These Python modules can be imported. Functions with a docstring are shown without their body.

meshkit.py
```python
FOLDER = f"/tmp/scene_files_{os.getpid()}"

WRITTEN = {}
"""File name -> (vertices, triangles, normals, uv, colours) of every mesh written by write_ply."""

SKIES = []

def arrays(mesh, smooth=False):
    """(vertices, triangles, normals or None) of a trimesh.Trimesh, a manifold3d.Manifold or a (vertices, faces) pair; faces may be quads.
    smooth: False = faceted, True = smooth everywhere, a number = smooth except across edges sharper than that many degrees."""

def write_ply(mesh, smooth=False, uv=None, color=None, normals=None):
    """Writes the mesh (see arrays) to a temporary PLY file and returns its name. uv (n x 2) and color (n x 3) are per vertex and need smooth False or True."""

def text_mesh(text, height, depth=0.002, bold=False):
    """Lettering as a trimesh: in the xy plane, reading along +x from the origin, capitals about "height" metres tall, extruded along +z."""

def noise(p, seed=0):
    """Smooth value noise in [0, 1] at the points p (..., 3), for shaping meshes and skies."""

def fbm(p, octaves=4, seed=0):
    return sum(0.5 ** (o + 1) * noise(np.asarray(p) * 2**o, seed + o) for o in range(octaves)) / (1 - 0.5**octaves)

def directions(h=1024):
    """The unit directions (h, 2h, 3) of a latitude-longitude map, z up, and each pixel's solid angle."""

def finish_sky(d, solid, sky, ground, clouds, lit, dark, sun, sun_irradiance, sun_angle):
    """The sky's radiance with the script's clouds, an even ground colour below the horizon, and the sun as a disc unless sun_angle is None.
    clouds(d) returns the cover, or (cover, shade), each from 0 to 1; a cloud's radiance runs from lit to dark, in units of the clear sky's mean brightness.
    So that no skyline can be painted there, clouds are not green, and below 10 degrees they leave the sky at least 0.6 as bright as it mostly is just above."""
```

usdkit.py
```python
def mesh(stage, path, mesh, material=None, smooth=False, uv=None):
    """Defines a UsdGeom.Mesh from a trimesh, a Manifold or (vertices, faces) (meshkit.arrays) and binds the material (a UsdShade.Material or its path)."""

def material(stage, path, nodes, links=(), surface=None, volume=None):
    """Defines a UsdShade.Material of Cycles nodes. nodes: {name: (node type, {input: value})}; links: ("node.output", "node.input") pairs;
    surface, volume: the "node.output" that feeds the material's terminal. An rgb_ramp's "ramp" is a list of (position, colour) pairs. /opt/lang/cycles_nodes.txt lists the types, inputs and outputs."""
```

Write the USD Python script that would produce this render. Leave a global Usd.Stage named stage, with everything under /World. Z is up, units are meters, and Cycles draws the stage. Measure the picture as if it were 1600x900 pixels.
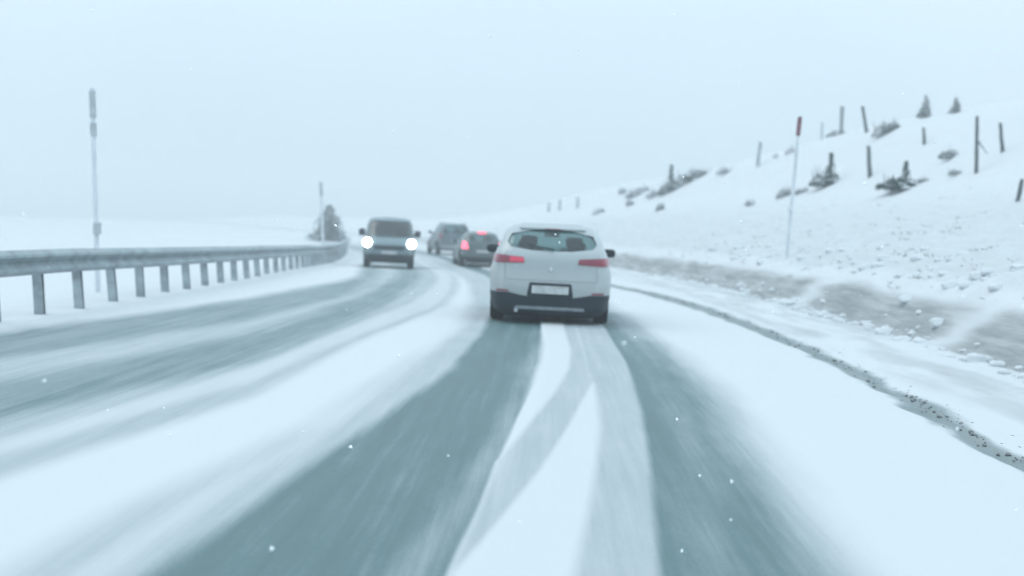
import math, random
import numpy as np, trimesh, manifold3d as m3
from scipy.interpolate import PchipInterpolator
from pxr import Usd, UsdGeom, UsdLux, UsdShade, Gf, Sdf, Vt
import usdkit, meshkit

random.seed(7); RNG = np.random.default_rng(7)
stage = Usd.Stage.CreateInMemory()
UsdGeom.SetStageUpAxis(stage, 'Z'); UsdGeom.SetStageMetersPerUnit(stage, 1.0)
UsdGeom.Xform.Define(stage, '/World'); UsdGeom.Scope.Define(stage, '/World/Looks')

# ------------------------------------------------------------------ camera, sky, sun, exposure
FPX, HORIZON, ROLL, EYE = 2000.0, 362.0, math.radians(2.7), 1.3      # in the 1600 x 900 picture
PITCH = math.atan((450 - HORIZON) / FPX)
FWD = np.array([0, math.cos(PITCH), -math.sin(PITCH)])
R0, U0 = np.array([1.0, 0, 0]), np.array([0, math.sin(PITCH), math.cos(PITCH)])
RIGHT = math.cos(ROLL) * R0 + math.sin(ROLL) * U0
UP = -math.sin(ROLL) * R0 + math.cos(ROLL) * U0
CAM = np.array([0, 0, EYE])
cam = UsdGeom.Camera.Define(stage, '/World/camera')
cam.CreateHorizontalApertureAttr(36.0); cam.CreateVerticalApertureAttr(20.25)
cam.CreateFocalLengthAttr(36.0 * FPX / 1600)
cam.CreateFStopAttr(1.6); cam.CreateFocusDistanceAttr(7.5)
cam.CreateClippingRangeAttr(Gf.Vec2f(0.05, 5000))
cam.CreateExposureAttr(-0.04)
cam.AddTransformOp().Set(Gf.Matrix4d(*RIGHT, 0, *UP, 0, *(-FWD), 0, *CAM, 1))

SUN_EL, SUN_AZ = math.radians(50), math.radians(-60)                   # azimuth from +y towards +x
sundir = np.array([math.sin(SUN_AZ) * math.cos(SUN_EL), math.cos(SUN_AZ) * math.cos(SUN_EL), math.sin(SUN_EL)])
usdkit.material(stage, '/World/Looks/overcast_sky', {
    'tc': ('texture_coordinate', {}),
    'sky': ('sky_texture', {'sky_type': 'single_scattering', 'sun_disc': False, 'sun_elevation': SUN_EL, 'sun_rotation': math.atan2(sundir[0], sundir[1])}),
    'n': ('noise_texture', {'scale': 2.2, 'detail': 3.0, 'roughness': 0.5}),
    'cloud': ('rgb_ramp', {'ramp': [(0.3, (0.60, 0.80, 0.90)), (0.7, (0.66, 0.83, 0.935))]}),
    'lift': ('mix', {'mix_type': 'multiply', 'fac': 1.0, 'color2': (10.4, 9.98, 10.1)}),
    'sx': ('separate_xyz', {}), 'zen': ('map_range', {'from_min': 0.0, 'from_max': 1.0, 'to_min': 1.0, 'to_max': 2.15, 'clamp': True}), 'z3': ('combine_xyz', {}), 'cie': ('vector_math', {'math_type': 'multiply'}),  # an overcast sky is brighter overhead
    'm': ('mix', {'mix_type': 'mix', 'fac': 0.94}),
    'bg': ('background_shader', {'strength': 0.1}),
}, [('tc.generated', 'n.vector'), ('n.fac', 'cloud.fac'), ('cloud.color', 'lift.color1'), ('sky.color', 'm.color1'), ('tc.generated', 'sx.vector'), ('sx.z', 'zen.value'), ('zen.result', 'z3.x'), ('zen.result', 'z3.y'), ('zen.result', 'z3.z'), ('lift.color', 'cie.vector1'), ('z3.vector', 'cie.vector2'), ('cie.vector', 'm.color2'), ('m.color', 'bg.color')], surface='bg.background')
dome = UsdLux.DomeLight.Define(stage, '/World/sky')
UsdShade.MaterialBindingAPI.Apply(dome.GetPrim()).Bind(UsdShade.Material.Get(stage, '/World/Looks/overcast_sky'))
dome.GetPrim().SetCustomDataByKey('kind', 'structure')
sun = UsdLux.DistantLight.Define(stage, '/World/sun')
sun.CreateIntensityAttr(0.22); sun.CreateAngleAttr(40.0); sun.CreateColorAttr(Gf.Vec3f(1.0, 0.97, 0.93))
sun.GetPrim().CreateAttribute('inputs:normalize', Sdf.ValueTypeNames.Bool).Set(True)
zax = sundir; xax = np.cross([0, 0, 1.0], zax); xax /= np.linalg.norm(xax); yax = np.cross(zax, xax)
sun.AddTransformOp().Set(Gf.Matrix4d(*xax, 0, *yax, 0, *zax, 0, 0, 0, 40, 1))

# ------------------------------------------------------------------ naming helpers
_taken = {}
def path_for(name, parent=None):
    base = (str(parent.GetPath()) if parent else '/World') + '/' + name
    n = _taken.get(base, -1) + 1; _taken[base] = n
    return base if n == 0 else f'{base}_{n:03d}'
def tag(p, label=None, cat=None, group=None, kind=None):
    p = p.GetPrim() if hasattr(p, 'GetPrim') else p
    for k, v in (('label', label), ('category', cat), ('group', group), ('kind', kind)):
        if v: p.SetCustomDataByKey(k, v)
    return p
def thing(name, label, cat, loc=(0, 0, 0), rz=0.0, group=None, tilt=None):
    x = UsdGeom.Xform.Define(stage, path_for(name))
    x.AddTranslateOp().Set(Gf.Vec3d(*map(float, loc)))
    if rz: x.AddRotateZOp().Set(float(rz))
    if tilt: x.AddRotateXYZOp().Set(Gf.Vec3f(*tilt))
    return tag(x, label, cat, group)
def holder(name, parent):
    return UsdGeom.Xform.Define(stage, path_for(name, parent)).GetPrim()
def part(name, mesh, mat, parent=None, smooth=35):
    return usdkit.mesh(stage, path_for(name, parent), mesh, MAT[mat], smooth=smooth).GetPrim()
def cat(*ms): return trimesh.util.concatenate(list(ms))
def box(size, at=(0, 0, 0)):
    b = trimesh.creation.box(size); b.apply_translation(at); return b
def tube(a, b, r0, r1=None, n=10):
    a, b = np.array(a, float), np.array(b, float); r1 = r0 if r1 is None else r1
    L = np.linalg.norm(b - a)
    c = trimesh.creation.cylinder(radius=1, height=L, sections=n)
    t = c.vertices[:, 2] / L + .5
    c.vertices[:, :2] *= (r0 + (r1 - r0) * t)[:, None]
    c.apply_translation([0, 0, L / 2]); c.apply_transform(trimesh.geometry.align_vectors([0, 0, 1], (b - a) / L)); c.apply_translation(a)
    return c
def rbox(size, r, at=(0, 0, 0), seg=10):
    sx, sy, sz = (max(s / 2 - r, 1e-4) for s in size)
    s = m3.Manifold.sphere(r, seg)
    h = m3.Manifold.batch_hull([s.translate((i * sx, j * sy, k * sz)) for i in (-1, 1) for j in (-1, 1) for k in (-1, 1)])
    return h.translate(tuple(map(float, at)))
def tm(m):
    if isinstance(m, trimesh.Trimesh): return m
    q = m.to_mesh(); return trimesh.Trimesh(q.vert_properties[:, :3], q.tri_verts, process=False)

# ------------------------------------------------------------------ materials
MAT = {}
def simple(name, col, rough=0.5, metal=0.0, spec=0.5, emit=None, es=0.0, coat=0.0, noise=0.0, nscale=6.0):
    p = {'base_color': col, 'roughness': rough, 'metallic': metal, 'specular_ior_level': spec, 'coat_weight': coat}
    if emit: p.update(emission_color=emit, emission_strength=es)
    nodes, links = {'p': ('principled_bsdf', p)}, []
    if noise:
        c = np.array(col)
        nodes.update(tc=('texture_coordinate', {}), n=('noise_texture', {'scale': nscale, 'detail': 5.0, 'roughness': 0.6}),
                     r=('rgb_ramp', {'ramp': [(0.3, tuple(c * (1 - noise))), (0.7, tuple(np.minimum(c * (1 + noise), 1)))]}))
        links += [('tc.object', 'n.vector'), ('n.fac', 'r.fac'), ('r.color', 'p.base_color')]
    MAT[name] = usdkit.material(stage, '/World/Looks/' + name, nodes, links, surface='p.BSDF')
SNOW = (0.535, 0.56, 0.572)
def glass(name, tint, mixmin=0.0):
    MAT[name] = usdkit.material(stage, '/World/Looks/' + name, {
        't': ('transparent_bsdf', {'color': tint}), 'g': ('glossy_bsdf', {'color': (0.9, 0.95, 0.95), 'roughness': 0.06}),
        'f': ('fresnel', {'IOR': 1.5}), 'ge': ('geometry', {}), 'fr': ('math', {'math_type': 'subtract', 'value1': 1.0}), 'ff': ('math', {'math_type': 'multiply'}), 'm': ('mix_closure', {})},
        [('ge.backfacing', 'fr.value2'), ('f.fac', 'ff.value1'), ('fr.value', 'ff.value2'), ('ff.value', 'm.fac'), ('t.BSDF', 'm.closure1'), ('g.BSDF', 'm.closure2')], surface='m.closure')
glass('car_glass', (0.63, 0.74, 0.74)); glass('lamp_glass', (0.85, 0.88, 0.88)); glass('dark_glass', (0.55, 0.66, 0.67))
def paint(name, col, dirt=(0.34, 0.33, 0.31), amount=0.5, rough=0.35):
    # car paint with dried road salt and grime that thickens towards the sills
    MAT[name] = usdkit.material(stage, '/World/Looks/' + name, {
        'tc': ('texture_coordinate', {}), 's': ('separate_xyz', {}),
        'n': ('noise_texture', {'scale': 5.0, 'detail': 6.0, 'roughness': 0.65}),
        'h': ('map_range', {'from_min': 1.05, 'from_max': 0.30, 'to_min': 0.0, 'to_max': 1.0, 'clamp': True}),
        'mu': ('math', {'math_type': 'multiply'}), 'm2': ('math', {'math_type': 'multiply', 'value2': amount * 1.8, 'use_clamp': True}),
        'mix': ('mix', {'mix_type': 'mix', 'color1': col, 'color2': dirt}),
        'rr': ('map_range', {'from_min': 0.0, 'from_max': 0.7, 'to_min': rough, 'to_max': 0.75, 'clamp': True}),
        'p': ('principled_bsdf', {'specular_ior_level': 0.5, 'coat_weight': 0.25, 'coat_roughness': 0.15})},
        [('tc.object', 'n.vector'), ('tc.object', 's.vector'), ('s.z', 'h.value'), ('h.result', 'mu.value1'), ('n.fac', 'mu.value2'), ('mu.value', 'm2.value1'),
         ('m2.value', 'mix.fac'), ('mix.color', 'p.base_color'), ('m2.value', 'rr.value'), ('rr.result', 'p.roughness')], surface='p.BSDF')
paint('white_paint', (0.305, 0.34, 0.345), dirt=(0.27, 0.29, 0.285), amount=0.6)
paint('dark_paint', (0.030, 0.060, 0.062), dirt=(0.16, 0.18, 0.18), amount=0.35)
paint('slate_paint', (0.05, 0.085, 0.10), dirt=(0.16, 0.18, 0.19), amount=0.35)
paint('van_paint', (0.09, 0.15, 0.17), dirt=(0.17, 0.19, 0.19), amount=0.4)
simple('black_plastic', (0.014, 0.021, 0.028), 0.6, spec=0.2, noise=0.4)
simple('cabin_trim', (0.07, 0.08, 0.082), 0.8)
simple('seat_fabric', (0.035, 0.045, 0.048), 0.9)
simple('rubber', (0.012, 0.015, 0.018), 0.9, spec=0.15, noise=0.4, nscale=14)
simple('alloy', (0.42, 0.43, 0.44), 0.4, metal=0.8)
simple('chrome', (0.7, 0.72, 0.73), 0.2, metal=1.0)
simple('silver_trim', (0.22, 0.24, 0.26), 0.5, noise=0.3, nscale=9)
simple('plate_white', (0.40, 0.42, 0.415), 0.5, noise=0.25, nscale=14)
simple('plate_blue', (0.02, 0.07, 0.30), 0.5)
simple('lamp_dark_red', (0.16, 0.012, 0.03), 0.25, coat=0.5)
simple('lamp_red_on', (0.42, 0.03, 0.07), 0.3, emit=(1.0, 0.12, 0.22), es=0.16)
simple('lamp_red_bright', (0.6, 0.03, 0.06), 0.3, emit=(1.0, 0.16, 0.26), es=1.9)
simple('headlight_on', (0.9, 0.9, 0.88), 0.3, emit=(1.0, 0.98, 0.92), es=14.0)
simple('headlight_off', (0.35, 0.38, 0.4), 0.2, coat=0.6)
simple('galvanised', (0.27, 0.32, 0.335), 0.55, metal=0.35, noise=0.3, nscale=3)
simple('galvanised_post', (0.27, 0.315, 0.33), 0.6, metal=0.3, noise=0.35, nscale=4)
simple('reflector_white', (0.8, 0.8, 0.8), 0.3)
simple('pole_white', (0.52, 0.55, 0.58), 0.55, noise=0.12, nscale=3)
simple('pole_red', (0.15, 0.055, 0.075), 0.6, noise=0.35, nscale=8)
simple('pole_grey', (0.36, 0.385, 0.40), 0.6, noise=0.25, nscale=8)
simple('old_wood', (0.085, 0.10, 0.105), 0.9, noise=0.4, nscale=7)
simple('frosted_wood', (0.30, 0.33, 0.34), 0.9, noise=0.3, nscale=7)
simple('bark', (0.05, 0.05, 0.045), 0.9, noise=0.4, nscale=9)
simple('dry_grass', (0.20, 0.20, 0.17), 0.9, noise=0.3, nscale=5)
simple('packed_snow', SNOW, 0.7, noise=0.03, nscale=3)
MAT['dirty_clod'] = usdkit.material(stage, '/World/Looks/dirty_clod', {'g': ('geometry', {}), 'r': ('rgb_ramp', {'ramp': [(0.0, (0.19, 0.205, 0.21)), (0.5, (0.28, 0.28, 0.285)), (1.0, (0.52, 0.54, 0.55))]}), 'p': ('principled_bsdf', {'roughness': 0.85})},
    [('g.random_per_island', 'r.fac'), ('r.color', 'p.base_color')], surface='p.BSDF')
simple('snowflake', (0.93, 0.95, 0.96), 0.6)
def needles(name, a, b):
    MAT[name] = usdkit.material(stage, '/World/Looks/' + name, {
        'g': ('geometry', {}), 'r': ('rgb_ramp', {'ramp': [(0.0, a), (1.0, b)]}),
        'd': ('diffuse_bsdf', {}), 't': ('translucent_bsdf', {}), 'm': ('mix_closure', {'fac': 0.25})},
        [('g.random_per_island', 'r.fac'), ('r.color', 'd.color'), ('r.color', 't.color'), ('d.BSDF', 'm.closure1'), ('t.BSDF', 'm.closure2')], surface='m.closure')
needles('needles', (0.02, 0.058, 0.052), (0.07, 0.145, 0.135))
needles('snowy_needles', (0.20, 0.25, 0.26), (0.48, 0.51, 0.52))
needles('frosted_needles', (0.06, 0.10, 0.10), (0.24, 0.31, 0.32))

# snow over asphalt: "cover" (0 bare wet asphalt .. 1 clean snow) and "road" (across, along, dirt) come with the mesh
MAT['snowy_road'] = usdkit.material(stage, '/World/Looks/snowy_road', {
    'c': ('attribute', {'attribute': 'cover'}), 'rd': ('attribute', {'attribute': 'road'}), 'sx': ('separate_xyz', {}),
    'st': ('mapping', {'scale': (9.0, 0.20, 0.0)}), 'n1': ('noise_texture', {'scale': 1.0, 'detail': 5.0, 'roughness': 0.6, 'distortion': 0.2}),
    'st2': ('mapping', {'scale': (34.0, 0.9, 0.0)}), 'n2': ('noise_texture', {'scale': 1.0, 'detail': 4.0, 'roughness': 0.6}),
    'st3': ('mapping', {'scale': (2.2, 0.55, 0.0)}), 'n3': ('noise_texture', {'scale': 1.0, 'detail': 6.0, 'roughness': 0.65}),
    'n4': ('noise_texture', {'scale': 60.0, 'detail': 3.0, 'roughness': 0.7}), 'geo': ('geometry', {}),
    # streak strength: strongest where the cover is thin
    'a1': ('math', {'math_type': 'multiply_add', 'value2': 0.36, 'value3': -0.18}),
    'a2': ('math', {'math_type': 'multiply_add', 'value2': 0.16, 'value3': -0.08}),
    'a3': ('math', {'math_type': 'multiply_add', 'value2': 0.30, 'value3': -0.15}),
    'a4': ('math', {'math_type': 'multiply_add', 'value2': 0.20, 'value3': -0.10}),
    's1': ('math', {'math_type': 'add'}), 's2': ('math', {'math_type': 'add'}), 's3': ('math', {'math_type': 'add'}),
    'inv': ('map_range', {'from_min': 0.55, 'from_max': 1.0, 'to_min': 1.0, 'to_max': 0.04, 'clamp': True}),
    'sm': ('math', {'math_type': 'multiply'}),
    'k': ('math', {'math_type': 'add', 'use_clamp': True}),
    'col': ('rgb_ramp', {'ramp': [(0.0, (0.03, 0.05, 0.052)), (0.3, (0.084, 0.148, 0.153)), (0.6, (0.29, 0.34, 0.355)), (0.8, (0.43, 0.465, 0.475)), (1.0, SNOW)]}),
    'dm': ('mix', {'mix_type': 'mix', 'color2': (0.235, 0.255, 0.255)}),
    'dd': ('math', {'math_type': 'multiply', 'use_clamp': True}), 'dn': ('map_range', {'from_min': 0.35, 'from_max': 0.62, 'to_min': 0.5, 'to_max': 1.2, 'clamp': True}),
    'st5': ('mapping', {'scale': (1.1, 0.16, 2.6)}), 'n5': ('noise_texture', {'scale': 3.0, 'detail': 7.0, 'roughness': 0.7}),
    'ro': ('map_range', {'from_min': 0.1, 'from_max': 0.7, 'to_min': 0.42, 'to_max': 0.85, 'clamp': True}),
    'bh': ('math', {'math_type': 'add'}),
    'b': ('bump', {'strength': 0.25, 'distance': 0.010}),
    'p': ('principled_bsdf', {'specular_ior_level': 0.3})},
    [('rd.vector', 'st.vector'), ('st.vector', 'n1.vector'), ('rd.vector', 'st2.vector'), ('st2.vector', 'n2.vector'), ('rd.vector', 'st3.vector'), ('st3.vector', 'n3.vector'),
     ('geo.position', 'n4.vector'), ('geo.position', 'st5.vector'), ('st5.vector', 'n5.vector'), ('n1.fac', 'a1.value1'), ('n2.fac', 'a2.value1'), ('n3.fac', 'a3.value1'), ('n4.fac', 'a4.value1'),
     ('a1.value', 's1.value1'), ('a2.value', 's1.value2'), ('s1.value', 's2.value1'), ('a3.value', 's2.value2'), ('s2.value', 's3.value1'), ('a4.value', 's3.value2'),
     ('c.fac', 'inv.value'), ('s3.value', 'sm.value1'), ('inv.result', 'sm.value2'), ('c.fac', 'k.value1'), ('sm.value', 'k.value2'), ('k.value', 'col.fac'),
     ('rd.vector', 'sx.vector'), ('n5.fac', 'dn.value'), ('sx.z', 'dd.value1'), ('dn.result', 'dd.value2'), ('dd.value', 'dm.fac'), ('col.color', 'dm.color1'), ('dm.color', 'p.base_color'),
     ('k.value', 'ro.value'), ('ro.result', 'p.roughness'), ('n4.fac', 'bh.value1'), ('n5.fac', 'bh.value2'), ('bh.value', 'b.height'), ('b.normal', 'p.normal')], surface='p.BSDF')

# ------------------------------------------------------------------ the lie of the land
def lane(y):
    y = np.asarray(y, float); t = np.clip(y - 19, 0, 71); e = np.maximum(y - 90, 0)
    return .05 + .026 * y - t * t / 380 - e * (142 / 380)
def lane_slope(y):
    return .026 - np.clip(np.asarray(y, float) - 19, 0, 71) / 190
def ray(px, py):
    d = FWD + RIGHT * (px - 800) / FPX + UP * (450 - py) / FPX
    return d / d[1]
def ground(px, py, z=0.0):
    d = ray(px, py); return CAM + d * (z - EYE) / d[2]
def across(x, y):                                   # distance to the right of the lane's line, square to it
    return (x - lane(y)) / np.sqrt(1 + lane_slope(y) ** 2)
def trace(pts):                                     # a mark on the road as (distance along, distance across)
    q = np.array([ground(*p) for p in pts]); d = across(q[:, 0], q[:, 1]); o = np.argsort(q[:, 1])
    return q[o, 1], d[o]
def line(tr, y, tail=None):
    ys, ds = tr
    if tail: ys, ds = np.r_[ys, [t[0] for t in tail]], np.r_[ds, [t[1] for t in tail]]
    return np.interp(y, ys, ds)
def sm(x, a, b):
    t = np.clip((x - a) / (b - a), 0, 1); return t * t * (3 - 2 * t)

_hd = [0, 3.4, 4.3, 4.84, 5.26, 5.8, 6.4, 10, 12.5, 14.4, 17, 19.5, 24, 30, 40, 80, 400]
_hz = [0, 0.0, .07, .06, .50, .70, .98, 1.9, 2.7, 3.5, 5.2, 6.8, 8.0, 8.6, 9.0, 9.2, 9.2]
HILL = PchipInterpolator(_hd, _hz)
FADE = PchipInterpolator([-100, 0, 62, 75, 85, 100, 112, 130, 160, 500], [1, 1, 1, .9, .8, .68, .5, .35, .25, .2])
GAPS = [(float(ground(1330, 492)[1]), .75, .10), (float(ground(998, 418)[1]), 1.5, .10), (float(ground(1555, 560)[1]), .45, .06)]
def slump(y, d):                                   # snow that has slid down over the ploughed face
    return sum(a * np.exp(-((y - c) / w) ** 2) for c, w, a in GAPS) * np.exp(-((d - 4.75) / .38) ** 2)
def nz(p, seed=0, oct=3): return meshkit.fbm(p, oct, seed)
def land(x, y, rough=True):
    x, y = np.asarray(x, float), np.asarray(y, float)
    d = across(x, y)
    h = np.where(d > 3.4, HILL(np.clip(d, 0, 400)), 0.0)
    f = FADE(np.clip(y, -100, 500)); h = np.where(d > 5.2, np.minimum(h, .45) + np.maximum(h - .45, 0) * f, h)
    h = h - np.interp(np.maximum(-d, 0), [7.2, 9, 14, 30, 120, 500], [0, .10, .3, .6, 1.0, 1.4])
    h = h - np.exp(-((y - 49) / 10) ** 2) * (.15 + .05 * sm(-d, 1.5, 3)) * sm(-d, -4.5, -3.0)
    dip = np.interp(y, [14, 17, 25, 33, 45, 60, 75], [.09, .08, .05, .06, .05, .05, 0])
    h = h - dip * sm(-d, 4.6, 6.2)
    if rough:
        P = np.stack([x, y, np.zeros_like(x)], -1).reshape(-1, 3)
        n1 = nz(P * .55, 3).reshape(x.shape); n2 = nz(P * [1.9, 1.1, 1], 5).reshape(x.shape); n3 = nz(P * 4.0, 9, 2).reshape(x.shape)
        a = sm(d, 3.2, 4.2)
        hill = sm(d, 5.0, 5.8)
        face = sm(d, 4.6, 4.85) * (1 - sm(d, 5.45, 5.9))
        h = h + a * (1 - face) * (n3 * .03 + n2 * .05) + hill * (n1 * .27 + n2 * .11) * np.interp(d, [5, 9, 16, 30], [1, .8, .5, .5])
        # the ploughed face is broken: slabs and gaps along the bank
        P2 = np.stack([d * 3.0, y * .55, np.zeros_like(x)], -1).reshape(-1, 3)
        h = h + face * (nz(P2, 15, 3).reshape(x.shape) * .11 + n3 * .01) + slump(y, d)
        l = sm(-d, 5.0, 6.2)
        h = h + l * (n2 * .05 + n3 * .02 + n1 * .06)
    return h
def meet(px, py, y0=8.0, y1=190.0, off=0.0):        # where the sight line of the picture first meets the land
    d = ray(px, py); t = np.arange(y0, y1, .25)
    P = CAM + d * t[:, None]
    under = P[:, 2] < land(P[:, 0], P[:, 1], True) + off
    i = np.argmax(under) if under.any() else len(t) - 1
    p = P[i]; return np.array([p[0], p[1], float(land(p[0:1], p[1:2])[0])])

# ---- marks in the road snow: boundaries from left to right, each with the cover to its right and its softness in metres
B = [
    ([(0, 515), (200, 492), (400, 464), (560, 433)], .44, .28, [(45, -4.75), (60, -4.1), (70, -4.0)]),
    ([(0, 561), (400, 500), (560, 455)], .68, .30, [(45, -4.1)]),
    ([(0, 597), (400, 520), (560, 466)], .40, .26, [(45, -3.45)]),
    ([(0, 655), (400, 564), (560, 500)], .66, .22, [(26, -2.72), (45, -2.75)]),
    ([(0, 689), (400, 572), (560, 508), (650, 470)], .86, .12, [(45, -2.3)]),
    ([(0, 711), (400, 594), (560, 525), (680, 480)], .68, .10, [(45, -2.0)]),
    ([(0, 752), (400, 620), (560, 537), (700, 478)], 1.0, .14, [(45, -1.85)]),
    ([(33, 894), (222, 789), (389, 711), (500, 661), (600, 590), (722, 511), (740, 470), (712, 425)], .70, .16, None),
    ([(239, 894), (417, 778), (500, 717), (611, 644), (711, 572), (753, 522)], .28, .07, [(23, -.85), (60, -.8)]),
    ([(711, 890), (756, 789), (784, 716), (821, 631), (843, 564), (849, 502)], .70, .035, None),
    ([(784, 716), (812, 650), (838, 600), (850, 560), (852, 541), (846, 502)], .97, .03, None),
    ([(784, 716), (818, 676), (869, 614), (891, 575), (894, 547), (883, 513)], .70, .03, None),
    ([(711, 896), (773, 823), (846, 733), (891, 665), (928, 596)], .98, .03, None),
    ([(903, 896), (925, 800), (939, 710), (942, 665), (930, 596)], .69, .04, None),
    ([(948, 513), (981, 564), (1004, 637), (1021, 733), (1038, 896)], .29, .035, None),
    ([(1364, 896), (1262, 778), (1195, 682), (1122, 603), (1038, 536), (981, 496)], 1.0, .34, [(30, 1.2), (60, 1.0)]),
]
TR = [(trace(p), c, w, t) for p, c, w, t in B]
STREAK = trace([(640, 896), (711, 800), (812, 625), (838, 545)])
STREAK2 = trace([(1130, 896), (1100, 760), (1060, 640), (1000, 540)])
MID = trace([(140, 894), (330, 770), (470, 690), (560, 630), (730, 500)])
DEB_T = trace([(958, 440), (1056, 460), (1167, 493), (1256, 524), (1344, 562), (1433, 602), (1522, 644), (1600, 689)])
DEB_B = trace([(958, 447), (1056, 471), (1167, 507), (1256, 542), (1344, 584), (1411, 622), (1522, 680), (1600, 715)])
def strip(x, y, d):                                # the bare, ragged strip at the road's right edge
    t, b = line(DEB_T, y), line(DEB_B, y)
    mid, hw = (t + b) / 2, np.maximum((t - b) / 2 * .7, .07)
    n = nz(np.stack([x * 6.0, y * 1.6, np.zeros_like(d)], -1).reshape(-1, 3), 33, 4).reshape(d.shape)
    n1 = nz(np.stack([x * 1.6, y * .5, np.zeros_like(d)], -1).reshape(-1, 3), 34, 3).reshape(d.shape)
    e = np.abs(d + n1 * .22 + n * .20 - mid) / hw
    return (1 - sm(e, .3, 1.5)) * np.clip(.9 + n * 1.2, .2, 1.2) * sm(y, 0, 3) * (1 - sm(y, 60, 90))
def cover(x, y, d):
    n = nz(np.stack([d * 3.0, y * .35, np.zeros_like(d)], -1).reshape(-1, 3), 21, 3).reshape(d.shape)
    c = np.full_like(d, 1.0)
    for i, (tr, cv, w, tail) in enumerate(TR):
        at = line(tr, y, tail)
        if i in (10, 11): at = np.where(y < tr[0][0], line(TR[9][0], y) - .01, at)        # the sliver closes at its tip
        if i in (12, 13): at = np.where(y > tr[0][-1], line(TR[12][0], y), at)
        k = sm(d + n * w * .6, at - w, at + w)
        c = c + (cv - c) * k
    c = c + .17 * np.exp(-((d - line(STREAK, y)) / .10) ** 2) * sm(-y, -20, -12)
    c = c + .08 * np.exp(-((d - line(STREAK2, y)) / .12) ** 2)
    c = c + .12 * np.exp(-((d - line(MID, y)) / .09) ** 2) * sm(-y, -20, -14)
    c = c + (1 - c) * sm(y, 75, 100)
    c = c - .60 * strip(x, y, d)
    return np.clip(c, 0, 1)
def dirt(x, y, d):
    P = np.stack([d * 1.3, y * .16, land(x, y) * 3.0], -1).reshape(-1, 3)
    n1 = nz(P * .5, 41, 3).reshape(x.shape); n2 = nz(P * 2.6, 43, 3).reshape(x.shape)
    face = sm(d, 4.74, 4.9) * (1 - sm(d, 5.2, 5.42)) * np.clip(.72 + n1 * 1.2 + n2 * 1.0, .08, .9)
    verge = sm(d, 3.35, 3.7) * (1 - sm(d, 4.7, 4.9)) * np.clip(n2 * 1.8 - .62, 0, .4)
    slope = sm(d, 5.5, 6.0) * (1 - sm(d, 9.5, 15)) * np.clip(n2 * 2.2 + n1 * 1.1 - .85, 0, .25)
    return np.clip(face * (1 - sum(.9 * np.exp(-((y - c + n2 * .8 + (d - 5.1) * 1.5) / w) ** 2) for c, w, a in GAPS)) + verge + slope + .55 * strip(x, y, d), 0, 1) * (1 - sm(y, 70, 110))

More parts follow.
